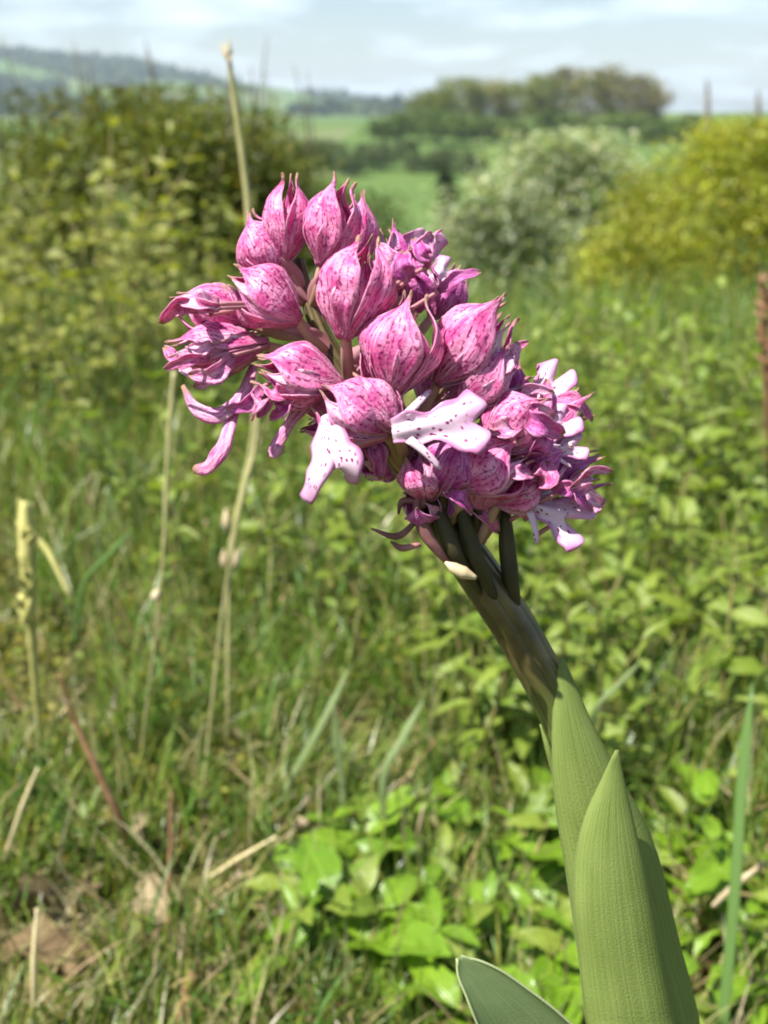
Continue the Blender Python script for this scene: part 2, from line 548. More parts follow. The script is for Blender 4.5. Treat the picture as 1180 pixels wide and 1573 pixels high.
tag(obj('dry_grass', new_mesh('dry_grass', V, F, M_grass, tint=np.repeat(t, 9, 0))),
    'straw coloured dry grass mixed into the green turf', 'grass', kind='stuff')
P, r = spots(75000, .36, 3.2)
keep = (patch(P, 9.0, 1.7) > -.6) & (patch(P, 23., .9) > -.8) & clear(P)
P, r = P[keep], r[keep]
P[:, 2] += rng.uniform(.0, .018, len(P)) * np.interp(r, [.4, 3], [1, 2.5])
V, F = leaf_cloud(P, rng.uniform(.003, .011, len(P)) * np.interp(r, [.4, 1, 3.2], [1, 1.4, 3]), rng, .9, .55)
t = palette(rng, len(P), [(.15, .16, .02), (.22, .21, .032), (.10, .135, .02), (.28, .26, .06), (.14, .19, .03)])
tag(obj('moss', new_mesh('moss', V, F, M_leaf, tint=np.repeat(t, 4, 0), smooth=False)),
    'yellow green moss and tiny leaves carpeting the soil', 'moss', kind='stuff')
P, r = spots(7000, .36, 2.2)
keep = patch(P, 6.0, 3.1) > -.1
P, r = P[keep], r[keep]
P[:, 2] += rng.uniform(.002, .016, len(P))
V, F = leaf_cloud(P, rng.uniform(.006, .022, len(P)), rng, 1.2, .35)
t = palette(rng, len(P), [(.30, .22, .13), (.20, .12, .07), (.40, .33, .22), (.14, .085, .05), (.26, .15, .09)])
tag(obj('plant_litter', new_mesh('plant_litter', V, F, M_leaf, tint=np.repeat(t, 4, 0), smooth=False)),
    'brown and tan broken plant litter lying between the grass', 'litter', kind='stuff')

# ------------------------------------------------------------------ leafy herbs
def herb_leaf_mat(n, a, b, trans, rough):
    oi = n('ShaderNodeObjectInfo').outputs['Random']
    uv = n('ShaderNodeTexCoord').outputs['UV']
    su = n('ShaderNodeSeparateXYZ', {0: uv})
    x = n.math('ABSOLUTE', n.math('SUBTRACT', su.outputs[0], .5))
    rib = n.rng(x, .0, .05, .45, 0)
    vein = n('ShaderNodeTexWave', {'Vector': uv, 'Scale': 2.6, 'Distortion': 2.0})
    nz = n('ShaderNodeTexNoise', {'Vector': uv, 'Scale': 7.0, 'Detail': 4.0}).outputs['Fac']
    c = n.mix(oi, a, b)
    c = n.mix(n.rng(nz, .4, .7, 0, .35), c, (a[0] * .6, a[1] * .65, a[2] * .6, 1))
    c = n.mix(rib, c, (min(1, b[0] * 1.6), min(1, b[1] * 1.5), b[2] * 2.2, 1))
    bm = n('ShaderNodeBump', {'Strength': .35, 'Distance': .001, 'Height': vein.outputs['Fac']}).outputs[0]
    return leafy(n, c, trans, rough, .5, n.mix(1.0, c, (1.2, 1.25, .45, 1), 'MULTIPLY'), bm)
M_herb = mat('herb_leaf', lambda n: herb_leaf_mat(n, (.145, .225, .024, 1), (.25, .32, .045, 1), .42, .40))
M_herb2 = mat('bright_herb_leaf', lambda n: herb_leaf_mat(n, (.12, .235, .012, 1), (.20, .33, .024, 1), .38, .28))
M_herb3 = mat('olive_herb_leaf', lambda n: herb_leaf_mat(n, (.18, .205, .028, 1), (.29, .30, .065, 1), .38, .5))
def stem_mat(a, b):
    def f(n):
        uv = n('ShaderNodeTexCoord').outputs['Object']
        nz = n('ShaderNodeTexNoise', {'Vector': uv, 'Scale': 90.0, 'Detail': 3.0}).outputs['Fac']
        return n('ShaderNodeBsdfPrincipled', {'Base Color': n.mix(n.rng(nz, .3, .7), a, b), 'Roughness': .6, 'Specular IOR Level': .3}).outputs[0]
    return f
M_hstem = mat('herb_stem', stem_mat((.12, .16, .03, 1), (.20, .15, .06, 1)))

def leaf_shape(wid, curl, fold, n_t=8, n_s=5, wave=0.0):
    """leaf of length 1 along +x, width wid, arching down, folded along its rib"""
    def f(t, s):
        w = wid * .5 * (math.sin(math.pi * min(1, t) ** .82) ** .8 if 0 < t < 1 else 0) + .012 * (1 - t)
        y = s * w
        z = -curl * t * t + abs(s) * w * fold + wave * math.sin(t * 14 + s * 2) * abs(s) * w
        return np.array([t * (1 - .12 * curl * t), y, z])
    return grid(f, n_t, n_s)
def leaf_meshes(m, wid, curls):
    o = []
    for c, fo, wv in curls:
        v, f, u = leaf_shape(wid, c, fo, wave=wv)
        o.append(new_mesh('leaf', v, f, m, uv=u))
    return o
L_herb = leaf_meshes(M_herb, .42, [(.15, .35, 0), (.35, .25, .15)]) + leaf_meshes(M_herb, .24, [(.3, .3, .1), (.6, .2, .2)]) + leaf_meshes(M_herb, .6, [(.2, .5, .3)])
L_bright = leaf_meshes(M_herb2, .55, [(.2, .3, .1), (.4, .2, .2)]) + leaf_meshes(M_herb2, .36, [(.1, .4, 0), (.5, .3, .3)]) + leaf_meshes(M_herb, .45, [(.3, .4, .2)])
L_olive = leaf_meshes(M_herb3, .5, [(.2, .3, 0), (.3, .4, .2)])

def frame(d, up, roll=0.0):
    x = unit(d)
    y = unit(np.cross(up, x))
    z = np.cross(x, y)
    y2 = y * math.cos(roll) + z * math.sin(roll)
    z2 = np.cross(x, y2)
    return Matrix(((x[0], y2[0], z2[0], 0), (x[1], y2[1], z2[1], 0), (x[2], y2[2], z2[2], 0), (0, 0, 0, 1)))

def herb_proto(seed, stems, hgt, spread, pairs, lsize, meshes, name):
    rng = np.random.default_rng(seed)
    root = empty(name)
    parts = []; todo = []
    for s in range(stems):
        f = rng.uniform(0, 2 * math.pi)
        h = hgt * rng.uniform(.65, 1.1)
        top = np.array([math.cos(f), math.sin(f), 0]) * spread * rng.uniform(.3, 1) + np.array([0, 0, h])
        pts = [np.array([rng.normal(0, .006), rng.normal(0, .006), -.012]), top * np.array([.35, .35, .5]) + rng.normal(0, .006, 3), top]
        parts.append(tube(pts, [.0016, .0013, .0008], 8, 5))
        C = smooth_path(pts, 40)
        for k in range(pairs):
            t = .22 + .78 * (k + rng.uniform(-.2, .2)) / max(1, pairs - 1) * .98
            p = C[int(min(.985, max(.12, t)) * 39)]
            a0 = f + k * math.pi / 2 + rng.uniform(-.3, .3)
            for sd in (0, math.pi):
                a = a0 + sd
                d = np.array([math.cos(a), math.sin(a), rng.uniform(-.05, .75) + .5 * (t > .9)])
                todo.append((p, d, lsize * (1.1 - .45 * t) * rng.uniform(.45, 1.3), rng.uniform(-.5, .5)))
    v, f, u = join(parts)
    obj('stem', new_mesh('stem', v, f, M_hstem, uv=u), root)
    for p, d, L, ro in todo:
        o = obj('leaf', meshes[rng.integers(0, len(meshes))], root)
        o.matrix_basis = Matrix.Translation(Vector(p)) @ frame(d, np.array([0, 0, 1.0]), ro) @ Matrix.Scale(L, 4)
    return root

def spot(px, py):
    p = G(px, py)
    return float(p[0]), float(p[1])
MARKS = [(spot(70, 1200), 'beside the yellow seed spike'), (spot(350, 1190), 'round the tall straw stalk'), (spot(1190, 900), 'by the brown seeding stalk'),
         (spot(195, 1300), 'beside the reddish dead stalk'), (spot(262, 1470), 'near the dark hollow'), (spot(900, 1560), 'at the foot of the orchid'),
         (spot(1108, 1600), 'by the long dark grass blade'), (spot(590, 1275), 'by the bent grey green blade'), (spot(905, 1150), 'behind the orchid stem'),
         (spot(1020, 560), 'in front of the yellow bush'), (spot(800, 560), 'in front of the silvery bushes'), (spot(380, 540), 'in front of the twin olive bushes'),
         (spot(100, 520), 'in front of the large olive bush'), (spot(560, 800), 'behind the flower head'), (spot(820, 800), 'behind the lower flowers')]
def scatter(protos, places, label, group, cat='plant', smin=.8, smax=1.25, seed=0):
    rng = np.random.default_rng(seed)
    used = set()
    for k, (x, y) in enumerate(places):
        q = int(rng.integers(0, len(protos)))
        o = protos[q] if q not in used else copy_tree(protos[q])
        used.add(q)
        o.location = (x, y, float(H(x, y)) - .002)
        o.rotation_euler = (rng.normal(0, .08), rng.normal(0, .08), rng.uniform(0, 6.28))
        s = rng.uniform(smin, smax)
        o.scale = (s, s, s)
        near = min(MARKS, key=lambda m_: (m_[0][0] - x) ** 2 + (m_[0][1] - y) ** 2)[1]
        f_ = (s - smin) / (smax - smin)
        size = 'small' if f_ < .33 else ('large' if f_ > .7 else 'middling')
        tag(o, size + ' ' + label + ' ' + near, cat, group)
    for q, p in enumerate(protos):
        if q not in used:
            for c in list(p.children):
                bpy.data.objects.remove(c)
            bpy.data.objects.remove(p)

rng = np.random.default_rng(31)
def region(n, pxr, pyr, avoid=None, mind=.03):
    o = []
    tries = 0
    while len(o) < n and tries < n * 40:
        tries += 1
        p = G(rng.uniform(*pxr), rng.uniform(*pyr))
        if all((p[0] - a) ** 2 + (p[1] - b) ** 2 > mind ** 2 for a, b in o):
            o.append((float(p[0]), float(p[1])))
    return o

tall = [herb_proto(300 + k, 3, .22, .06, 6, .040, L_herb, 'leafy_herb') for k in range(4)]
scatter(tall, region(48, (780, 1330), (600, 790), mind=.06) + [(float(rng.uniform(.28, .62) * q_), float(q_)) for q_ in rng.uniform(2.2, 3.6, 26)], 'tall leafy green herb',
        'tall leafy herbs below the yellow bush', seed=1, smin=.5, smax=.85)
mid = [herb_proto(320 + k, 3, .13, .05, 5, .034, L_herb, 'leafy_herb') for k in range(4)]
scatter(mid, region(46, (640, 1280), (760, 1240), mind=.05), 'leafy green herb with paired leaves',
        'leafy herbs in the turf beside the orchid', seed=2, smin=.7, smax=1.1)
low = [herb_proto(340 + k, 3, .05, .045, 3, .050, L_bright, 'bright_herb') for k in range(4)]
scatter(low, region(16, (480, 900), (1330, 1620), mind=.035) + region(10, (1000, 1250), (1150, 1640), mind=.035),
        'low herb with shiny bright green leaves', 'shiny herbs at the foot of the orchid', seed=3, smin=.7, smax=1.1)
ctr = [herb_proto(360 + k, 2, .10, .05, 4, .026, L_herb, 'small_herb') for k in range(3)]
scatter(ctr, region(40, (180, 680), (620, 1000), mind=.05), 'sprig of green herb in the grass',
        'small herbs among the grass', seed=4)
olv = [herb_proto(380 + k, 4, .30, .11, 5, .036, L_olive, 'olive_herb') for k in range(4)]
scatter(olv, region(34, (-190, 330), (520, 690), mind=.08), 'bushy olive leaved plant',
        'olive plants below the olive bush', seed=5, smin=.8, smax=1.3)

# ------------------------------------------------------------------ single stalks and blades
M_straw = mat('straw', stem_mat((.48, .40, .20, 1), (.62, .54, .32, 1)))
M_straw2 = mat('grey_green_straw', stem_mat((.30, .29, .12, 1), (.42, .38, .18, 1)))
M_brown = mat('brown_stalk', stem_mat((.17, .085, .04, 1), (.30, .17, .09, 1)))
M_yellow = mat('yellow_spike', stem_mat((.26, .26, .06, 1), (.44, .41, .15, 1)))
M_pale = mat('pale_seed', stem_mat((.38, .30, .17, 1), (.52, .43, .28, 1)))

def stalk(name, label, pts, rad, m, cat='stalk', n=24, group=None):
    v, f, u = tube([W(*p) for p in pts], rad, n, 7)
    root = empty(name, tuple(W(*pts[-1])))
    st = obj('stem', new_mesh('stem', v - W(*pts[-1]), f, m, uv=u), root)
    tag(root, label, cat, group)
    return root
def bit(root, name, c, L, w, d, m, nseg=9):
    """small pointed seed or floret"""
    c = np.asarray(c) - np.array(root.location); d = unit(d)
    v, f, u = tube([c, c + d * L * .5, c + d * L], [w * .25, w, w * .8, w * .1], nseg, 7)
    return obj(name, new_mesh(name, v, f, m, uv=u), root)

s = stalk('dry_stalk', 'tall straw stalk with a frayed pale tip rising above the olive bush',
          [(349, 68, .60), (360, 150, .61), (374, 250, .62), (383, 340, .63), (392, 560, .66), (388, 680, .68), (362, 800, .69), (352, 880, .70), (350, 1190, .742)],
          [.0012, .0018, .0021, .0021, .0020, .0016, .0013, .0012], M_straw2)
for k, (a, b) in enumerate([((349, 95, .60), (336, 62, .60)), ((349, 90, .60), (352, 56, .60)), ((350, 100, .60), (358, 74, .602))]):
    bit(s, 'tip_fibre', W(*a), np.linalg.norm(W(*b) - W(*a)), .0009, W(*b) - W(*a), M_pale)
for a in [((346, 875, .695), (343, 835, .69)), ((360, 876, .69), (366, 832, .685)), ((348, 815, .69), (347, 785, .69))]:
    bit(s, 'seed_husk', W(*a[0]), .014, .0028, W(*a[1]) - W(*a[0]), M_pale)
s = stalk('dry_stalk', 'thin straw stalk with a tiny pale head beside the lowest petals',
          [(268, 570, .62), (262, 650, .63), (256, 740, .64), (247, 905, .66), (212, 1200, .73)], [.0014, .0018, .0014, .001, .0009], M_straw2)
bit(s, 'seed_husk', W(236, 925, .65),   .009, .003, W(248, 890, .65) - W(236, 925, .65), M_pale)
s = stalk('dry_stalk', 'thin straw stalk leaning between the hanging petals', [(400, 600, .58), (392, 690, .59), (372, 770, .60), (340, 960, .64), (305, 1290, .70)],
          [.0012, .0014, .0012, .001], M_straw2)
s = stalk('yellow_seed_spike', 'thick pale yellow seed spike with a bent side branch',
          [(36, 770, .66), (40, 830, .66), (45, 900, .665), (48, 960, .67), (60, 1120, .70), (70, 1200, .722)], [.003, .005, .005, .0036, .0016, .0012], M_yellow, 'plant')
rng = np.random.default_rng(8)
for k in range(34):
    px, py = rng.uniform(14, 64), 772 + k * 5.4
    bit(s, 'floret', W(40 + rng.normal(0, 3), py + 12, .66), rng.uniform(.006, .013), .0022, W(px, py - 14, .66 + rng.normal(0, .008)) - W(40, py + 12, .66), M_yellow)
v, f, u = tube([W(46, 815, .66), W(75, 850, .655), W(108, 920, .65)], [.0016, .0022, .0008], 10, 6)
obj('side_branch', new_mesh('side_branch', v - np.array(s.location), f, M_yellow, uv=u), s)
stalk('dead_stalk', 'reddish brown dead stalk leaning over the moss', [(92, 1035, .60), (112, 1100, .61), (150, 1185, .615), (186, 1262, .625), (195, 1300, .65)],
      [.0007, .0014, .002, .0026, .002], M_brown)
stalk('dead_stalk', 'upright orange brown dead stalk rooted in a dark hollow', [(262, 1215, .60), (262, 1300, .60), (258, 1390, .60), (262, 1470, .58)],
      [.0005, .0012, .0016, .0018], M_brown)
stalk('dead_stalk', 'thick pinkish brown dead stem lying on the soil', [(302, 1475, .555), (290, 1520, .545), (272, 1600, .525)], [.002, .004, .0045], M_brown)
stalk('straw_stem', 'flat yellow straw leaning beside the brown stalk', [(58, 1180, .58), (34, 1240, .585), (6, 1322, .60)], [.0007, .0013, .0009], M_straw)
stalk('straw_stem', 'pale upright straw over the dead leaves', [(57, 1395, .50), (52, 1480, .50), (52, 1600, .51)], [.0007, .0013, .0009], M_straw)
stalk('straw_stem', 'tan straw lying slantwise in the turf', [(425, 1285, .60), (365, 1320, .605), (310, 1356, .61)], [.0007, .0013, .0009], M_straw)
stalk('straw_stem', 'whitish straw lying among the shiny herbs', [(1175, 1325, .52), (1130, 1360, .53), (1095, 1392, .54)], [.001, .002, .0012], M_pale)
dock = stalk('dock_stalk', 'reddish brown seeding stalk at the edge of the leafy herbs', [(1172, 430, 1.05), (1174, 520, 1.06), (1180, 640, 1.09), (1190, 900, 1.2)],
      [.002, .003, .004, .004], M_brown)
rng = np.random.default_rng(12)
for k in range(80):
    t_ = k / 79 + rng.normal(0, .01)
    c = W(1172 + 8 * t_ ** 2, 435 + 150 * t_, 1.05 + .02 * t_)
    bit(dock, 'seed_cluster', c, rng.uniform(.005, .016), .0022, np.array([rng.normal(), rng.normal(), .9]), M_brown, 6)
# two shoots above the yellow bush
for k, (px, top, bot) in enumerate([(1086, 122, 200), (1164, 138, 205)]):
    stalk('bare_shoot', ['slim upright shoot standing out of the yellow bush', 'slim upright shoot with a thicker base out of the yellow bush'][k],
          [(px, top, 5.0), (px + 1, (top + bot) / 2, 5.0), (px, bot + 130, 4.9)], [.003, .011, .018], M_bark, group=None)

M_blade = mat('broad_blade', lambda n: leafy(n, (.13, .23, .06, 1), .35, .4, .4, (.17, .28, .04, 1)))
M_blade2 = mat('pale_blade', lambda n: leafy(n, (.22, .29, .12, 1), .35, .45, .4, (.26, .32, .06, 1)))
def long_blade(label, pts, w, m):
    C = smooth_path([W(*p) for p in pts], 16)
    T = unit(np.gradient(C, axis=0)); o = C[-1].copy()
    def f(t, s):
        k = min(15, int(round(t * 15)))
        sd = unit(np.cross(T[k], unit(C[k] - CAM) + np.array([.5, 0, .1])))
        return C[k] - o + sd * s * w * .5 * min(1, t * 5 + .06) + unit(CAM - C[k]) * abs(s) * w * .12
    v, fc, u = grid(f, 16, 3)
    b = obj('grass_blade', new_mesh('grass_blade', v, fc, m, uv=u))
    b.location = o
    return tag(thick(b, .0003), label, 'grass blade', 'single long grass blades')
long_blade('long dark green grass blade upright beside the orchid leaves', [(1156, 1050, .50), (1140, 1200, .50), (1128, 1380, .50), (1108, 1600, .505)], .0055, M_blade)
long_blade('grey green grass blade bent over at its middle', [(652, 1072, .62), (615, 1140, .62), (590, 1190, .625), (590, 1275, .64)], .0045, M_blade2)
long_blade('pale grass blade standing straight in the middle turf', [(512, 1080, .64), (520, 1150, .65), (526, 1210, .66), (530, 1290, .67)], .005, M_blade2)
long_blade('thin grass blade pointing up towards the leafy herbs', [(988, 1012, .55), (950, 1052, .56), (915, 1090, .57), (905, 1150, .60)], .0028, M_blade2)
long_blade('slanting grey green grass blade across the sparse turf', [(540, 1020, .66), (490, 1120, .66), (440, 1210, .67), (420, 1260, .68)], .0042, M_blade2)
long_blade('blue green grass blade arching by the straw stalk', [(205, 812, .75), (165, 855, .76), (128, 900, .78), (112, 1000, .82)], .0042, M_blade)

# dead leaves and stones lying in the turf
M_dead = mat('dead_leaf', lambda n: leafy(n, n.mix(n('ShaderNodeObjectInfo').outputs['Random'], (.15, .105, .055, 1), (.34, .28, .17, 1)), .15, .8, .1))
D_mesh = []
for c, fo, wv, w in [(.5, .7, .5, .6), (.8, .3, .6, .45), (-.3, .6, .7, .7)]:
    v, f, u = leaf_shape(w, c, fo, wave=wv)
    D_mesh.append(new_mesh('dead_leaf', v, f, M_dead, uv=u))
rng = np.random.default_rng(19)
for k, (px, py, L) in enumerate([(165, 1290, .032), (205, 1300, .028), (185, 1330, .026), (150, 1265, .022), (225, 1270, .02), (255, 1440, .03), (300, 1470, .03), (280, 1500, .036),
                                 (320, 1490, .024), (240, 1480, .022), (290, 1545, .03), (85, 1460, .03), (20, 1420, .045), (10, 1475, .05), (75, 1530, .025), (130, 1400, .02),
                                 (440, 1560, .022), (1080, 1310, .02), (1100, 1290, .016), (1150, 1440, .024), (1060, 1560, .022), (700, 1350, .022), (760, 1370, .022), (1165, 1500, .022)]):
    p = G(px, py)
    o = obj('dead_leaf', D_mesh[k % 3])
    d = np.array([rng.normal(), rng.normal(), rng.uniform(-.1, .5)])
    o.matrix_basis = Matrix.Translation(Vector(p + np.array([0, 0, .010]))) @ frame(d, np.array([0, 0, 1.0]), rng.normal(0, .5)) @ Matrix.Scale(L, 4)
    tag(o, 'curled brown dead leaf lying in the turf', 'dead leaf', 'dead leaves in the turf')

# ------------------------------------------------------------------ the orchid
D0 = .22
def O(px, py, mm=0.0):
    return W(px, py, D0 + mm * .001)
PX = .2200 * TV / 786.5                       # metres per photograph pixel at the flower
TOCAM = unit(CAM - O(590, 620))

def sepal_mat(name, light, mid_, dark, vein, dots):
    def f(n):
        uv = n('ShaderNodeTexCoord').outputs['UV']
        su = n('ShaderNodeSeparateXYZ', {0: uv})
        oi = n('ShaderNodeObjectInfo').outputs['Random']
        off = n('ShaderNodeVectorMath', {0: uv, 1: n('ShaderNodeCombineXYZ', {0: n.math('MULTIPLY', oi, 17.0), 1: n.math('MULTIPLY', oi, 9.0)}).outputs[0]}, operation='ADD').outputs[0]
        mp = n('ShaderNodeMapping', {'Vector': off, 'Scale': (5.0, 4.0, 1)}).outputs[0]
        nz = n('ShaderNodeTexNoise', {'Vector': mp, 'Scale': 1.0, 'Detail': 4.0}).outputs['Fac']
        x = n.math('ADD', n.math('MULTIPLY', su.outputs[0], 11.0), n.math('MULTIPLY', nz, 3.2))
        line = n.math('ABSOLUTE', n.math('SINE', n.math('MULTIPLY', x, math.pi)))
        nb = n('ShaderNodeTexNoise', {'Vector': n('ShaderNodeMapping', {'Vector': off, 'Scale': (14, 22, 1)}).outputs[0], 'Scale': 1.0, 'Detail': 2.0}).outputs['Fac']
        veins = n.math('MULTIPLY', n.rng(line, .12, .55, 1, 0), n.rng(nb, .40, .52, .1, 1))
        vo = n('ShaderNodeTexVoronoi', {'Vector': n('ShaderNodeMapping', {'Vector': off, 'Scale': (10, 15, 1)}).outputs[0], 'Scale': 1.0, 'Randomness': .95})
        dot = n.rng(vo.outputs['Distance'], .16, .34, 1, 0)
        c = n.mix(n.rng(nz, .34, .66), light, mid_)
        c = n.mix(n.rng(su.outputs[1], .0, .35, .5, 0), c, (.40, .13, .15, 1))
        c = n.mix(n.math('MULTIPLY', veins, vein), c, dark)
        c = n.mix(n.math('MULTIPLY', dot, dots), c, (.24, .012, .10, 1))
        c = n.mix(n.rng(su.outputs[1], .88, .97), c, (.42, .24, .17, 1))
        edge = n.rng(n.math('ABSOLUTE', n.math('SUBTRACT', su.outputs[0], .5)), .43, .5, 0, .5)
        c = n.mix(edge, c, (.62, .34, .46, 1))
        bm = n('ShaderNodeBump', {'Strength': .45, 'Distance': .0005, 'Height': nb}).outputs[0]
        return leafy(n, c, .33, .42, .35, n.mix(1.0, c, (1.25, .8, 1.05, 1), 'MULTIPLY'), bm)
    return mat(name, f)
M_sepal = sepal_mat('sepal_pink', (.82, .37, .60, 1), (.64, .095, .32, 1), (.26, .007, .11, 1), 1.0, .8)
M_sepal2 = sepal_mat('sepal_purple', (.68, .24, .54, 1), (.46, .05, .30, 1), (.18, .008, .10, 1), .9, .4)
M_inner = sepal_mat('petal_white_pink', (.86, .66, .77, 1), (.68, .26, .51, 1), (.32, .015, .16, 1), 1.0, .4)

def lip_mat(n):
    uv = n('ShaderNodeTexCoord').outputs['UV']
    oi = n('ShaderNodeObjectInfo').outputs['Random']
    su = n('ShaderNodeSeparateXYZ', {0: uv})
    off = n('ShaderNodeVectorMath', {0: uv, 1: n('ShaderNodeCombineXYZ', {0: n.math('MULTIPLY', oi, 13.0), 1: n.math('MULTIPLY', oi, 7.0)}).outputs[0]}, operation='ADD').outputs[0]
    vo = n('ShaderNodeTexVoronoi', {'Vector': n('ShaderNodeMapping', {'Vector': off, 'Scale': (8.5, 12, 1)}).outputs[0], 'Scale': 1.0, 'Randomness': .85})
    ax = n.math('ABSOLUTE', n.math('SUBTRACT', su.outputs[0], .5))
    inner = n.math('MULTIPLY', n.rng(ax, .30, .44, 1, 0), n.rng(su.outputs[1], .78, .90, 1, 0))
    dot = n.math('MULTIPLY', n.rng(vo.outputs['Distance'], .24, .33, 1, 0), inner)
    c = n.mix(n.rng(su.outputs[1], .62, 1.0, 0, .85), (.70, .52, .63, 1), (.60, .27, .49, 1))
    c = n.mix(n.rng(ax, .28, .5, 0, .85), c, (.52, .15, .37, 1))
    c = n.mix(dot, c, (.22, .018, .11, 1))
    return leafy(n, c, .22, .4, .35)
M_lip = mat('lip_white_spotted', lip_mat)
M_lobe = sepal_mat('lobe_magenta', (.80, .50, .66, 1), (.55, .12, .36, 1), (.25, .010, .12, 1), .8, .6)
M_ovary = mat('ovary', stem_mat((.30, .20, .10, 1), (.46, .27, .22, 1)))
M_ovary_shaded = mat('ovary_green_shaded', stem_mat((.03, .028, .012, 1), (.06, .05, .02, 1)))  # dark green ovaries, with the shade under the flower head put into the colour
M_wither = mat('withered_petal', stem_mat((.10, .04, .035, 1), (.36, .16, .16, 1)))
M_bract = mat('bract', lambda n: leafy(n, n.mix(n.rng(n('ShaderNodeTexNoise', {'Scale': 300.0}).outputs['Fac'], .35, .65), (.62, .36, .36, 1), (.45, .16, .22, 1)), .4, .5, .3))
M_tip = mat('sepal_tip', stem_mat((.55, .36, .26, 1), (.66, .50, .34, 1)))

def ostem_mat(n):
    uv = n('ShaderNodeTexCoord').outputs['UV']
    su = n('ShaderNodeSeparateXYZ', {0: uv})
    line = n.math('ABSOLUTE', n.math('SINE', n.math('MULTIPLY', su.outputs[0], 8 * math.pi)))
    purple = n.rng(su.outputs[1], .33, .43)
    nz = n('ShaderNodeTexNoise', {'Vector': n('ShaderNodeMapping', {'Vector': uv, 'Scale': (6, 30, 1)}).outputs[0], 'Scale': 1.0, 'Detail': 4.0}).outputs['Fac']
    c = n.mix(purple, (.12, .17, .035, 1), n.mix(n.rng(nz, .3, .7), (.05, .04, .016, 1), (.12, .09, .035, 1)))
    c = n.mix(n.rng(line, 0, .3, .6, 0), c, (.04, .04, .015, 1))
    bm = n('ShaderNodeBump', {'Strength': .6, 'Distance': .0006, 'Height': line}).outputs[0]
    return n('ShaderNodeBsdfPrincipled', {'Base Color': c, 'Roughness': .38, 'Specular IOR Level': .5, 'Normal': bm}).outputs[0]
M_ostem = mat('orchid_stem', ostem_mat)

AX = [(962, 1590, 28), (938, 1420, 24), (908, 1260, 20), (866, 1110, 15), (806, 990, 10), (752, 905, 6), (690, 815, 3), (640, 735, 1), (590, 660, 0),
      (545, 598, 0), (500, 525, 0), (472, 455, 1), (458, 400, 2)]
axp = [O(*a) for a in AX]
base = axp[0] + (axp[0] - axp[1]) * .2
foot = np.array([base[0] + .006, base[1] + .012, 0.0]); foot[2] = float(H(foot[0], foot[1])) - .006
axis_pts = [foot, (foot + base) / 2 + np.array([.002, 0, 0])] + axp
orchid = empty('orchid', tuple(foot + np.array([0, 0, .006])))
ORG = np.array(orchid.location)
tag(orchid, 'pink orchid with a leaning spotted flower head and broad sheathing green leaves', 'orchid')
v, f, u = tube(axis_pts, [.0056, .0052, .0049, .0047, .0046, .0046, .0047, .0046, .0042, .0033, .0030, .0024, .0020, .0016, .0012], 70, 18)
obj('stem', new_mesh('stem', v - ORG, f, M_ostem, uv=u), orchid)
AXIS = smooth_path(axp, 300)

def prof(t, T, Vv):
    t = np.clip(t, 0, 1)
    a = np.interp(t, T, Vv)
    return (a + np.interp(np.clip(t - .03, 0, 1), T, Vv) + np.interp(np.clip(t + .03, 0, 1), T, Vv)) / 3
RT = [0, .08, .2, .36, .52, .68, .80, .90, 1.0]
RV = [.14, .32, .62, .90, 1.0, .86, .56, .26, .13]
AT = [0, .15, .4, .65, .80, .90, 1.0]
AV = [.75, .95, 1.0, .86, .60, .30, .16]

def sepal(B, a, L, e1, e2, Wd, phi, half, lift, spread, rnd, flick):
    def f(t, s):
        r = Wd * .5 * prof(t, RT, RV) * (1 + lift)
        h = half * prof(t, AT, AV)
        ph = phi + s * h
        d = math.cos(ph) * e1 + math.sin(ph) * e2
        dc = math.cos(phi) * e1 + math.sin(phi) * e2
        r = r * (1 + .07 * (1 - abs(s)) ** 2 + .022 * math.cos(s * 11 + rnd * 8) * min(1, t * 3) + .035 * math.sin(t * 13 + s * 4 + rnd * 40) * math.sin(s * 3 + rnd * 17))
        r = r * (1 + (.14 + .16 * rnd) * s * s * s * s + .05 * math.exp(-(s / .16) ** 2) + .05 * math.sin(t * 7 + rnd * 9) * s)
        p = B + a * L * t * (1 - .05 * s * s) + d * r
        p = p + dc * (spread * t * t + flick * max(0, t - .82) ** 2 * 16) * Wd
        p = p + dc * math.sin(t * 9 + rnd * 6 + s * 3) * .022 * Wd
        p = p + np.cross(a, dc) * (math.sin(rnd * 31) * .16 * max(0, t - .7) ** 2 * 9 + math.sin(t * 5 + rnd * 20) * .03) * Wd
        return p - ORG
    return grid(f, 24, 17)

NF = [0]
def nearest_axis(p):
    d = ((AXIS - p) ** 2).sum(1)
    k = int(d.argmin())
    return AXIS[max(0, k - 14)]

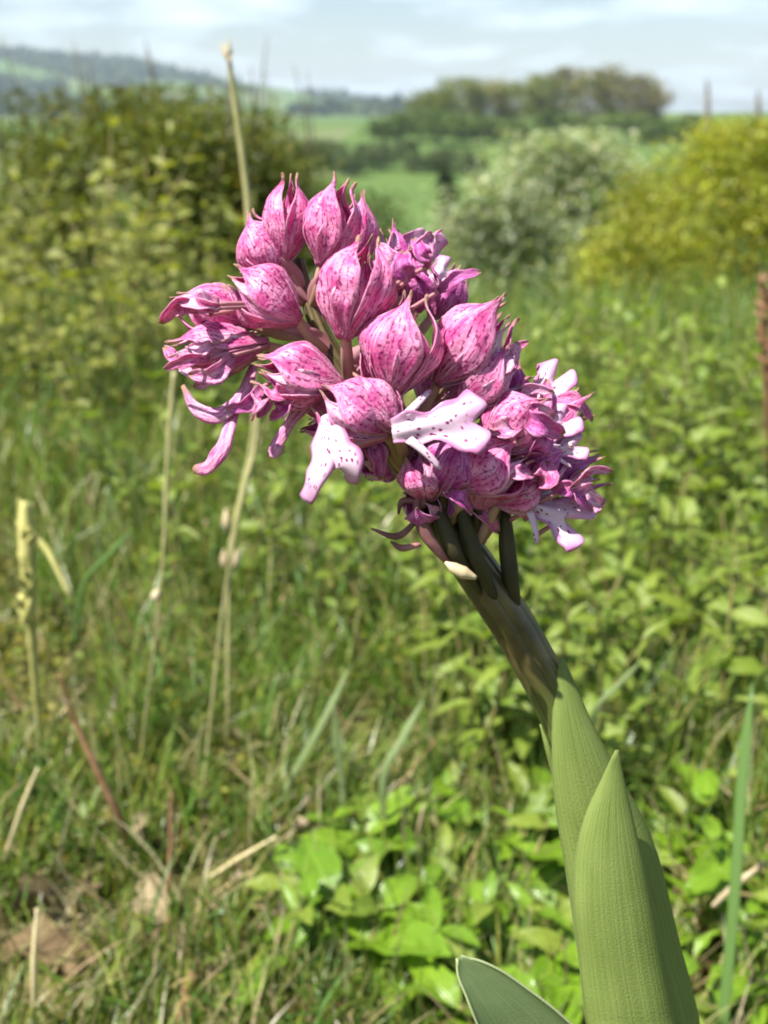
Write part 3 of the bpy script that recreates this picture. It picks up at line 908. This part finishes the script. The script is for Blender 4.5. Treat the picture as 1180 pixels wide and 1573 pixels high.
def lip_mesh(B, T, nrm, wd_, curl, notch=.28, neck=.24, arms=True, twist=0.0):
    L = np.linalg.norm(T - B); y = unit(T - B)
    x = unit(np.cross(y, nrm)); z = np.cross(x, y)
    hw = lambda t: wd_ * .5 * (np.interp(t, [0, .2, .4, .6, .78, .9, 1.0], [neck, neck * 1.25, max(.42, neck * 1.3), .66, .92, 1.0, .78]))
    def f(t, s):
        w = hw(t)
        yy = t - notch * np.clip((t - .62) / .38, 0, 1) * max(0, 1 - abs(s) * 2.4) ** 1.0
        yy = yy - .10 * np.clip((t - .7) / .3, 0, 1) * abs(s) ** 4
        cz = -curl * t * t * L - .12 * w * s * s + .05 * wd_ * math.sin(s * 5 + t * 4) + .05 * wd_ * math.sin(t * 15 + s) * s * s
        ang = twist * t
        px_ = s * w * (1 + .06 * math.sin(t * 19 + s * 2))
        return B + y * yy * L + (x * math.cos(ang) + z * math.sin(ang)) * px_ + z * cz - ORG
    parts = [grid(f, 18, 17)]
    if arms:
        for sg in (-1, 1):
            def g(t, s, sg=sg):
                c = np.array([sg * (neck * .5 * wd_ + .40 * wd_ * t), .16 + .34 * t - .06 * t * t])
                w = wd_ * .06 * (1.2 - .5 * t) * (1 if t < .9 else .5)
                return B + y * (c[1] * L + s * w * .7) + x * (c[0] - sg * s * w * .5) + z * (-.15 * t * t * L + .02 * L - .3 * w * s * s) - ORG
            v, fc, u = grid(g, 9, 5)
            u = u * np.array([.25, .5]) + np.array([.38, .3])
            parts.append((v, fc, u))
    return join(parts)

def flower(b, t, wpx, up=(-.4, 0, .9), spread=0.0, m=None, lip=None, ovary=True, flick=.05, tips=True, half=.92, petals=0, nsep=3, mo=None, lobes=()):
    """one flower: b and t are (px, py, mm) of the hood's base and tip, wpx its width; lip = (base, tip, facing, width px, curl)"""
    NF[0] += 1
    rnd = random.Random(NF[0] * 7)
    B, T = O(*b), O(*t)
    L = np.linalg.norm(T - B); a = (T - B) / L
    upv = np.asarray(up, float)
    e1 = unit(upv - a * np.dot(upv, a)); e2 = np.cross(a, e1)
    Wd = wpx * PX * .90
    X = nearest_axis(B)
    if ovary:
        mid_ = X * .5 + B * .5 + unit(B - X) * .0 + np.array([0, 0, -.0012])
        v, f, u = tube([X, mid_, B + a * L * .07], [.0008, .0012, .0013, .0009], 12, 9)
        fl = obj('flower', new_mesh('ovary', v - ORG, f, mo or M_ovary, uv=u), orchid)
        # little bract at the foot of the ovary
        dB = unit(B - X); sd = unit(np.cross(dB, TOCAM))
        def br(tt, s):
            w = .0016 * math.sin(math.pi * min(1, tt * .95 + .05)) ** .8
            return X + dB * tt * .0085 + sd * s * w + TOCAM * (.0016 - .0010 * s * s) - ORG
        v, f, u = grid(br, 8, 5)
        obj('bract', new_mesh('bract', v, f, M_bract, uv=u), fl)
    else:
        fl = empty('flower'); fl.parent = orchid
    m = m or M_sepal
    roll = rnd.uniform(-.25, .25)
    for phi, lift in ((roll, .05), (2.1 + roll, 0), (-2.1 + roll, .02))[:nsep]:
        v, f, u = sepal(B, a, L * (1 + rnd.uniform(-.05, .03)), e1, e2, Wd, phi + rnd.uniform(-.08, .08), half * (1.3 if phi == roll else .9), lift, spread * (.5 if phi == 0 else 1), rnd.random(), flick + rnd.uniform(-.03, .09))
        thick(obj('sepal', new_mesh('sepal', v, f, m, uv=u), fl), .00022)
    for ph in (1.05, -1.05, 3.14):
        op = spread > .1
        v, f, u = sepal(B, a, L * (rnd.uniform(.85, 1.0) if op else rnd.uniform(.70, .82)), e1, e2, Wd * .86, ph + roll, .62, 0, spread * (1.25 if op else .55), rnd.random(), -.05)
        thick(obj('petal', new_mesh('petal', v, f, M_sepal2 if ph > 3 else (M_inner if petals or spread > .1 else m), uv=u), fl), .00018)
    if lip:
        for lp in (lip if isinstance(lip, list) else [lip]):
            lb, lt, nr, wl, curl = lp[:5]
            kw = lp[5] if len(lp) > 5 else {}
            v, f, u = lip_mesh(O(*lb), O(*lt), np.asarray(nr, float), wl * PX, curl, **kw)
            thick(obj('lip', new_mesh('lip', v, f, M_lip, uv=u), fl), .00016)
    for pts, ws, cup, *kind in lobes:
        C = smooth_path([O(*p) for p in pts], 22); Tn = unit(np.gradient(C, axis=0))
        wv = np.interp(np.linspace(0, 1, 22), np.linspace(0, 1, len(ws)), ws) * PX * .5
        def rb(t, s):
            k = int(round(t * 21))
            x = unit(np.cross(Tn[k], TOCAM + np.array([-.5, 0, .3]))); z = np.cross(x, Tn[k])
            return C[k] + x * s * wv[k] * (1 + .08 * math.sin(t * 17 + s * 2)) - z * wv[k] * (cup * s * s * 1.0 + .14 * math.sin(t * 13 + s * 2) * s) - ORG
        v, f, u = grid(rb, 22, 9)
        thick(obj('lip', new_mesh('lip', v, f, M_lip if kind else M_lobe, uv=u), fl), .00018)
    return fl

TC = TOCAM
def face(x=0, z=0, y=0):
    return unit(TC + np.array([x, y, z]))
# closed hoods at the top of the head
flower((438, 404, -3), (447, 262, -6), 76, up=face(-1.8), flick=.26)
flower((494, 410, -6), (532, 270, -9), 88, up=face(-.8), flick=.2)
flower((545, 420, 8), (551, 292, 8), 62, up=face(.6), flick=.12)
flower((528, 522, -14), (568, 358, -14), 116, up=face(-1.1), flick=.10)
flower((432, 430, -2), (380, 330, -1), 78, up=face(-.8, .3), flick=.10)
flower((462, 492, -8), (346, 420, -8), 90, up=face(.2, 1.1), flick=.04, spread=.14)
# flowers on the side away from the stem, hoods pointing outwards
flower((388, 500, 0), (262, 459, 0), 78, up=face(-.2, 1.2), flick=.06, spread=.12, lip=((350, 495, -2), (345, 540, 2), face(-.6, .3), 40, .1, dict(arms=False)))
flower((412, 528, -5), (256, 542, -5), 72, up=face(-.1, 1.5), flick=.10, spread=.14, petals=.7,
       lobes=[([(390, 560, -6), (372, 606, -8), (335, 636, -8), (300, 628, -6), (280, 592, -4)], [14, 22, 26, 20, 6], .3),
              ([(388, 560, -5), (366, 612, -6), (350, 655, -8), (336, 692, -9), (318, 716, -7), (296, 720, -4)], [12, 16, 24, 27, 26, 12], .4)])
flower((528, 592, -12), (388, 566, -12), 92, up=face(.0, 1.3), flick=.04, spread=.14,
       lobes=[([(500, 596, -12), (462, 628, -10), (436, 660, -8), (420, 694, -8), (436, 690, -12)], [22, 22, 20, 18, 10], .3)])
flower((600, 668, -15), (486, 604, -15), 104, up=face(.1, .9), flick=.03, spread=.16, petals=.8,
       lobes=[([(503, 636, -17), (497, 682, -20), (486, 728, -21), (466, 768, -19)], [26, 44, 34, 24], .3, 'lip'),
              ([(504, 640, -18), (512, 684, -21), (532, 716, -22), (536, 742, -19)], [24, 50, 50, 22], .35, 'lip')])
# big hoods facing us
flower((602, 612, -17), (640, 446, -18), 106, up=face(-1.0), flick=.08, spread=.06)
flower((668, 590, -10), (784, 466, -11), 104, up=face(-.2, 1.0), flick=.08, spread=.13)
flower((612, 664, -18), (552, 566, -15), 70, up=face(-.5, .4), flick=.03, spread=.10,
       lip=((602, 660, -22), (752, 640, -23), face(-.3, .5), 106, .06, dict(notch=.17, neck=.34)))
# beyond the stem: purple flowers seen against the light bush
flower((640, 470, 10), (592, 348, 12), 70, up=face(.5, .3), m=M_sepal2, spread=.2, lip=((640, 440, 10), (656, 352, 8), face(.4, -.2), 74, -.12, dict(arms=False)))
flower((662, 490, 12), (712, 412, 12), 62, up=face(.3, .8), m=M_sepal2, spread=.16, lip=((650, 440, 6), (702, 400, 8), face(.2, .3), 60, .2, dict(arms=False)))
flower((640, 480, 4), (648, 400, 2), 66, up=face(-.3, .5), m=M_sepal2, spread=.15, petals=.9)
flower((590, 500, 9), (574, 372, 10), 66, up=face(.2, .2), flick=.08)
flower((700, 560, 4), (760, 470, 6), 70, up=face(.2, .9), flick=.12, spread=.08)
# lower flowers, opening to the side
flower((698, 628, -9), (792, 545, -9), 88, up=face(-.2, .9), flick=.04, spread=0.38, petals=.85)
flower((770, 660, -2), (806, 560, 0), 70, up=face(-.3, .5), m=M_sepal2, spread=0.46, lip=((800, 650, -5), (868, 556, -4), face(-.3, .3), 72, .08, dict(arms=True)))
flower((742, 690, -10), (838, 616, -9), 92, up=face(.1, 1.0), spread=0.42, petals=.8, lip=((820, 690, -8), (880, 628, -9), face(.0, .6), 70, .15))
flower((775, 700, -4), (906, 612, -2), 66, up=face(.4, .7), spread=0.26, flick=.14, lip=((840, 700, -8), (900, 676, -9), face(.1, .5), 56, .15))
flower((710, 752, -11), (806, 684, -13), 96, up=face(-.1, .9), spread=0.16, flick=.05)
flower((770, 745, -3), (880, 690, -4), 80, up=face(.1, .8), spread=0.38, m=M_sepal2, petals=.8)
flower((790, 740, 2), (934, 716, 2), 56, up=face(.1, .8), spread=0.46, m=M_sepal2)
flower((760, 772, -6), (852, 742, -6), 70, up=face(.2, .7), spread=0.26, m=M_sepal, lip=((800, 765, -8), (908, 812, -10), face(.0, .55), 96, .05, dict(notch=.4)))
flower((676, 760, -10), (716, 664, -12), 84, up=face(-.2, .2), m=M_sepal2, spread=0.18, mo=M_ovary_shaded)
flower((735, 782, -6), (762, 672, -8), 88, up=face(.2, .3), m=M_sepal, spread=0.18, mo=M_ovary_shaded)
flower((650, 770, -6), (655, 690, -9), 62, up=face(-.4, .1), m=M_sepal2, spread=0.26, mo=M_ovary_shaded)
flower((600, 690, -6), (540, 690, -8), 66, up=face(-.3, .3), m=M_sepal2, spread=.30, petals=.8)
flower((540, 625, -4), (455, 640, -6), 72, up=face(-.2, .6), m=M_sepal, spread=.30, petals=.8)
flower((660, 770, -8), (640, 690, -12), 70, up=face(-.5, .2), m=M_sepal, spread=.24, mo=M_ovary_shaded)
flower((660, 800, -4), (640, 760, -10), 50, up=face(-.6, .0), m=M_sepal2, spread=.40, mo=M_ovary_shaded)
flower((700, 600, -4), (745, 520, -3), 74, up=face(.0, .7), m=M_sepal, spread=.24, petals=.8)
# on the far side, filling the head
flower((560, 600, 12), (470, 640, 16), 70, up=face(-.4, .8), m=M_sepal2, spread=.2)
flower((620, 690, 12), (560, 730, 16), 60, up=face(-.2, -.2), m=M_sepal2, spread=.2)
flower((660, 640, 12), (700, 560, 16), 90, up=face(.3, .8), m=M_sepal2, spread=.2)
flower((720, 740, 12), (830, 700, 16), 86, up=face(.3, .8), m=M_sepal2, spread=.2)

rr_ = random.Random(4)
def loose_petals(n, c, rx, ry, dirs, host_px, m_):
    """small curled petals of the crowded flowers"""
    for k in range(n):
        a0 = rr_.uniform(*dirs)
        x0 = c[0] + rr_.uniform(-.6, .6) * rx; y0 = c[1] + rr_.uniform(-.7, .7) * ry
        L_ = rr_.uniform(38, 74)
        x1, y1 = x0 + math.cos(a0) * L_, y0 - math.sin(a0) * L_
        d0 = rr_.uniform(-16, 2)
        bend = rr_.uniform(-.25, .25) * L_
        pts = [(x0, y0, d0), ((x0 + x1) / 2 + bend * math.sin(a0), (y0 + y1) / 2 + bend * math.cos(a0), d0 - rr_.uniform(1, 4)), (x1, y1, d0 + rr_.uniform(-2, 3))]
        w0 = rr_.uniform(16, 32)
        C = smooth_path([O(*p) for p in pts], 14); Tn = unit(np.gradient(C, axis=0))
        tilt = np.array([rr_.uniform(-.9, .9), 0, rr_.uniform(-.5, .9)])
        def rb(t, s):
            q = int(round(t * 13))
            w = w0 * PX * .5 * (math.sin(math.pi * (.12 + .84 * t)) ** .7)
            x = unit(np.cross(Tn[q], TOCAM + tilt)); z = np.cross(x, Tn[q])
            return C[q] + x * s * w + z * w * (.5 * s * s + .22 * math.sin(t * 11 + s * 3) * abs(s)) + x * w * .12 * math.sin(t * 17) * s - ORG
        v, f, u = grid(rb, 14, 9)
        X = AXIS[((AXIS - C[0]) ** 2).sum(1).argmin()]
        X = C[0] + (X - C[0]) * .4
        vo_, fo_, uo_ = tube([X, C[0]], [.0005, .0004], 6, 6)
        fl = obj('flower', new_mesh('pedicel', vo_ - ORG, fo_, M_bract, uv=uo_), orchid)
        thick(obj('petal', new_mesh('petal', v, f, m_[k % len(m_)], uv=u), fl), .00018)
loose_petals(16, (800, 675), 90, 110, (-.5, 1.3), None, [M_lobe, M_inner, M_sepal2, M_sepal])
loose_petals(8, (735, 570), 70, 60, (.2, 1.5), None, [M_inner, M_sepal, M_lobe])
loose_petals(8, (640, 420), 60, 40, (.3, 2.2), None, [M_sepal2, M_lobe])
loose_petals(9, (350, 545), 60, 30, (2.5, 4.0), None, [M_inner, M_lobe, M_sepal])
loose_petals(6, (330, 480), 50, 20, (2.4, 3.5), None, [M_inner, M_sepal])
loose_petals(7, (430, 600), 50, 20, (2.8, 4.6), None, [M_sepal, M_lobe, M_sepal2])
loose_petals(6, (590, 600), 40, 30, (1.2, 3.2), None, [M_sepal, M_lobe])
loose_petals(8, (860, 760), 50, 50, (-1.0, .6), None, [M_lobe, M_inner, M_sepal2])
loose_petals(6, (560, 660), 60, 40, (3.4, 5.2), None, [M_sepal2, M_sepal])
loose_petals(6, (690, 740), 60, 50, (4.2, 6.0), None, [M_sepal2, M_sepal])

# ovaries, bracts and the withered flower below the head
def part_tube(name, pts, rad, m, n=16, sides=10, flat=1.0):
    v, f, u = tube([O(*p) for p in pts], rad, n, sides, flat)
    return obj(name, new_mesh(name, v - ORG, f, m, uv=u), orchid)
OV = [.0004, .0012, .0018, .0017, .0011]
part_tube('ovary', [(804, 985, 11), (788, 905, 3), (780, 850, 1), (776, 785, 0)], OV, M_ovary_shaded)
part_tube('ovary', [(778, 955, 8), (742, 880, -2), (722, 830, -4), (706, 770, -6)], OV, M_ovary_shaded)
part_tube('ovary', [(756, 935, 6), (706, 862, -4), (684, 815, -6), (668, 770, -7)], OV, M_ovary_shaded)
part_tube('ovary', [(722, 890, 5), (672, 805, 0), (650, 755, -1), (636, 716, -2)], OV, M_ovary_shaded)
part_tube('ovary_tip', [(684, 864, -8), (704, 876, -9), (732, 888, -9)], [.0003, .0011, .0013, .0004], M_pale)
wf = part_tube('withered_flower', [(716, 888, 2), (676, 850, -6), (652, 815, -8), (642, 780, -8), (648, 735, -8)], [.0004, .0009, .0014, .0010, .0005], M_wither)
for pts in ([(640, 800, -8), (610, 824, -8), (570, 812, -9)], [(646, 836, -8), (618, 842, -9), (600, 832, -9)], [(642, 770, -8), (618, 770, -8), (612, 790, -8)], [(650, 780, -10), (655, 740, -11), (652, 715, -10)]):
    v, f, u = tube([O(*p) for p in pts], [.0005, .0007, .0002], 10, 6)
    obj('shrivelled_lobe', new_mesh('shrivelled_lobe', v - ORG, f, M_wither, uv=u), wf)

# leaves
def oleaf_mat(a, b, freq):
    def f(n):
        uv = n('ShaderNodeTexCoord').outputs['UV']
        su = n('ShaderNodeSeparateXYZ', {0: uv})
        nz = n('ShaderNodeTexNoise', {'Vector': n('ShaderNodeMapping', {'Vector': uv, 'Scale': (60, 220, 1)}).outputs[0], 'Scale': 1.0, 'Detail': 3.0}).outputs['Fac']
        n2 = n('ShaderNodeTexNoise', {'Vector': n('ShaderNodeMapping', {'Vector': uv, 'Scale': (3, 6, 1)}).outputs[0], 'Scale': 1.0, 'Detail': 4.0}).outputs['Fac']
        n5 = n('ShaderNodeTexNoise', {'Vector': n('ShaderNodeMapping', {'Vector': uv, 'Scale': (14, 1.2, 1)}).outputs[0], 'Scale': 1.0, 'Detail': 3.0}).outputs['Fac']
        line = n.math('MULTIPLY', n.math('ABSOLUTE', n.math('SINE', n.math('ADD', n.math('MULTIPLY', su.outputs[0], freq), n.math('MULTIPLY', n5, 9.0)))), n.rng(n5, .3, .7, .3, 1))
        c = n.mix(n.rng(n2, .3, .7), a, b)
        c = n.mix(n.rng(line, 0, .5, .40, 0), c, (b[0] * 1.3, b[1] * 1.25, b[2] * 1.3, 1))
        c = n.mix(n.rng(nz, .52, .75, 0, .30), c, (.22, .30, .10, 1))
        edge = n.rng(n.math('ABSOLUTE', n.math('SUBTRACT', su.outputs[0], .5)), .478, .497, 0, .75)
        c = n.mix(edge, c, (.45, .50, .26, 1))
        bm = n('ShaderNodeBump', {'Strength': .40, 'Distance': .0004, 'Height': n.math('ADD', n.math('MULTIPLY', line, .5), nz)}).outputs[0]
        sp = n.rng(n('ShaderNodeTexNoise', {'Vector': n('ShaderNodeMapping', {'Vector': uv, 'Scale': (9, 34, 1)}).outputs[0], 'Scale': 1.0, 'Detail': 6.0, 'Roughness': .7}).outputs['Fac'], .60, .72, 0, .55)
        c = n.mix(sp, c, (.10, .13, .04, 1))
        return leafy(n, c, .26, .58, .25, n.mix(1.0, c, (1.1, 1.2, .5, 1), 'MULTIPLY'), bm)
    return f
M_ol1 = mat('orchid_leaf', oleaf_mat((.165, .225, .05, 1), (.205, .27, .07, 1), 62.0))
M_ol2 = mat('orchid_leaf_blue', oleaf_mat((.16, .225, .09, 1), (.19, .26, .105, 1), 70.0))
def oleaf(name, left, right, bulge, m, nt_=26, ns=15, lip_=0.0):
    Lp = smooth_path([O(*p) if len(p) == 3 else np.asarray(p[0]) for p in left], nt_)
    Rp = smooth_path([O(*p) if len(p) == 3 else np.asarray(p[0]) for p in right], nt_)
    def f(t, s):
        k = int(round(t * (nt_ - 1)))
        a, b = Lp[k], Rp[k]
        c = (a + b) / 2; h = (b - a) / 2
        w = np.linalg.norm(h)
        n_ = unit(np.cross(unit(h + 1e-9), unit(Lp[min(nt_ - 1, k + 1)] + Rp[min(nt_ - 1, k + 1)] - Lp[max(0, k - 1)] - Rp[max(0, k - 1)])))
        if np.dot(n_, TC) < 0:
            n_ = -n_
        x = math.sin(s * math.pi / 2)
        return c + h * x + n_ * (bulge * w * math.cos(s * math.pi / 2) - .04 * w * math.exp(-(s / .12) ** 2) * t) - ORG
    v, fc, u = grid(f, nt_, ns)
    return thick(obj(name, new_mesh(name, v, fc, m, uv=u), orchid), .0005)
low_l = (foot + np.array([-.008, -.004, .02]),); low_r = (foot + np.array([.008, -.004, .02]),)
oleaf('leaf', [(861, 1010, 8), (853, 1060, 9), (849, 1130, 10), (853, 1230, 12), (872, 1350, 15), (888, 1460, 18), (906, 1580, 20), (925, 1760, 26), low_l],
      [(864, 1010, 9), (884, 1055, 10), (908, 1110, 12), (944, 1180, 15), (1000, 1290, 20), (1038, 1440, 26), (1068, 1580, 32), (1060, 1760, 36), low_r], .55, M_ol1)
oleaf('leaf', [(946, 1152, 2), (924, 1200, 3), (902, 1248, 4), (886, 1310, 5), (882, 1390, 6), (890, 1470, 8), (902, 1580, 10), (930, 1760, 18), low_l],
      [(948, 1152, 3), (958, 1200, 4), (972, 1262, 6), (988, 1330, 8), (1002, 1400, 10), (1016, 1480, 12), (1034, 1580, 15), (1050, 1760, 22), low_r], .50, M_ol1)
oleaf('leaf', [(702, 1472, -6), (704, 1500, -6), (716, 1530, -6), (736, 1580, -5), (790, 1700, 2), (850, 1830, 16), low_l],
      [(708, 1468, -5), (748, 1480, -4), (796, 1508, -2), (884, 1580, 2), (950, 1680, 8), (960, 1830, 20), low_r], -.18, M_ol2)
part_tube('sheath_edge', [(830, 1112, 12), (842, 1150, 12), (860, 1212, 14), (884, 1330, 18)], [.0002, .0007, .0010, .0006], M_ol1)

# ------------------------------------------------------------------ haze over the valley
hz = bpy.data.materials.new('haze')
hz.use_nodes = True
ht = hz.node_tree
ht.nodes.clear()
pv = ht.nodes.new('ShaderNodeVolumePrincipled')
pv.inputs['Color'].default_value = (.68, .84, 1.0, 1)
pv.inputs['Density'].default_value = .00013
pv.inputs['Anisotropy'].default_value = 0.0
ho = ht.nodes.new('ShaderNodeOutputMaterial')
ht.links.new(pv.outputs[0], ho.inputs['Volume'])
a = 5700.0; z0, z1 = -22.0, 175.0
hv = [(sx * a, sy * a, z) for z in (z0, z1) for sx, sy in ((-1, -1), (1, -1), (1, 1), (-1, 1))]
hf = [[3, 2, 1, 0], [4, 5, 6, 7], [0, 1, 5, 4], [1, 2, 6, 5], [2, 3, 7, 6], [3, 0, 4, 7]]
haze = obj('haze', new_mesh('haze', np.array(hv), hf, hz, smooth=False))
tag(haze, 'pale blue summer haze filling the valley air', 'haze', kind='stuff')
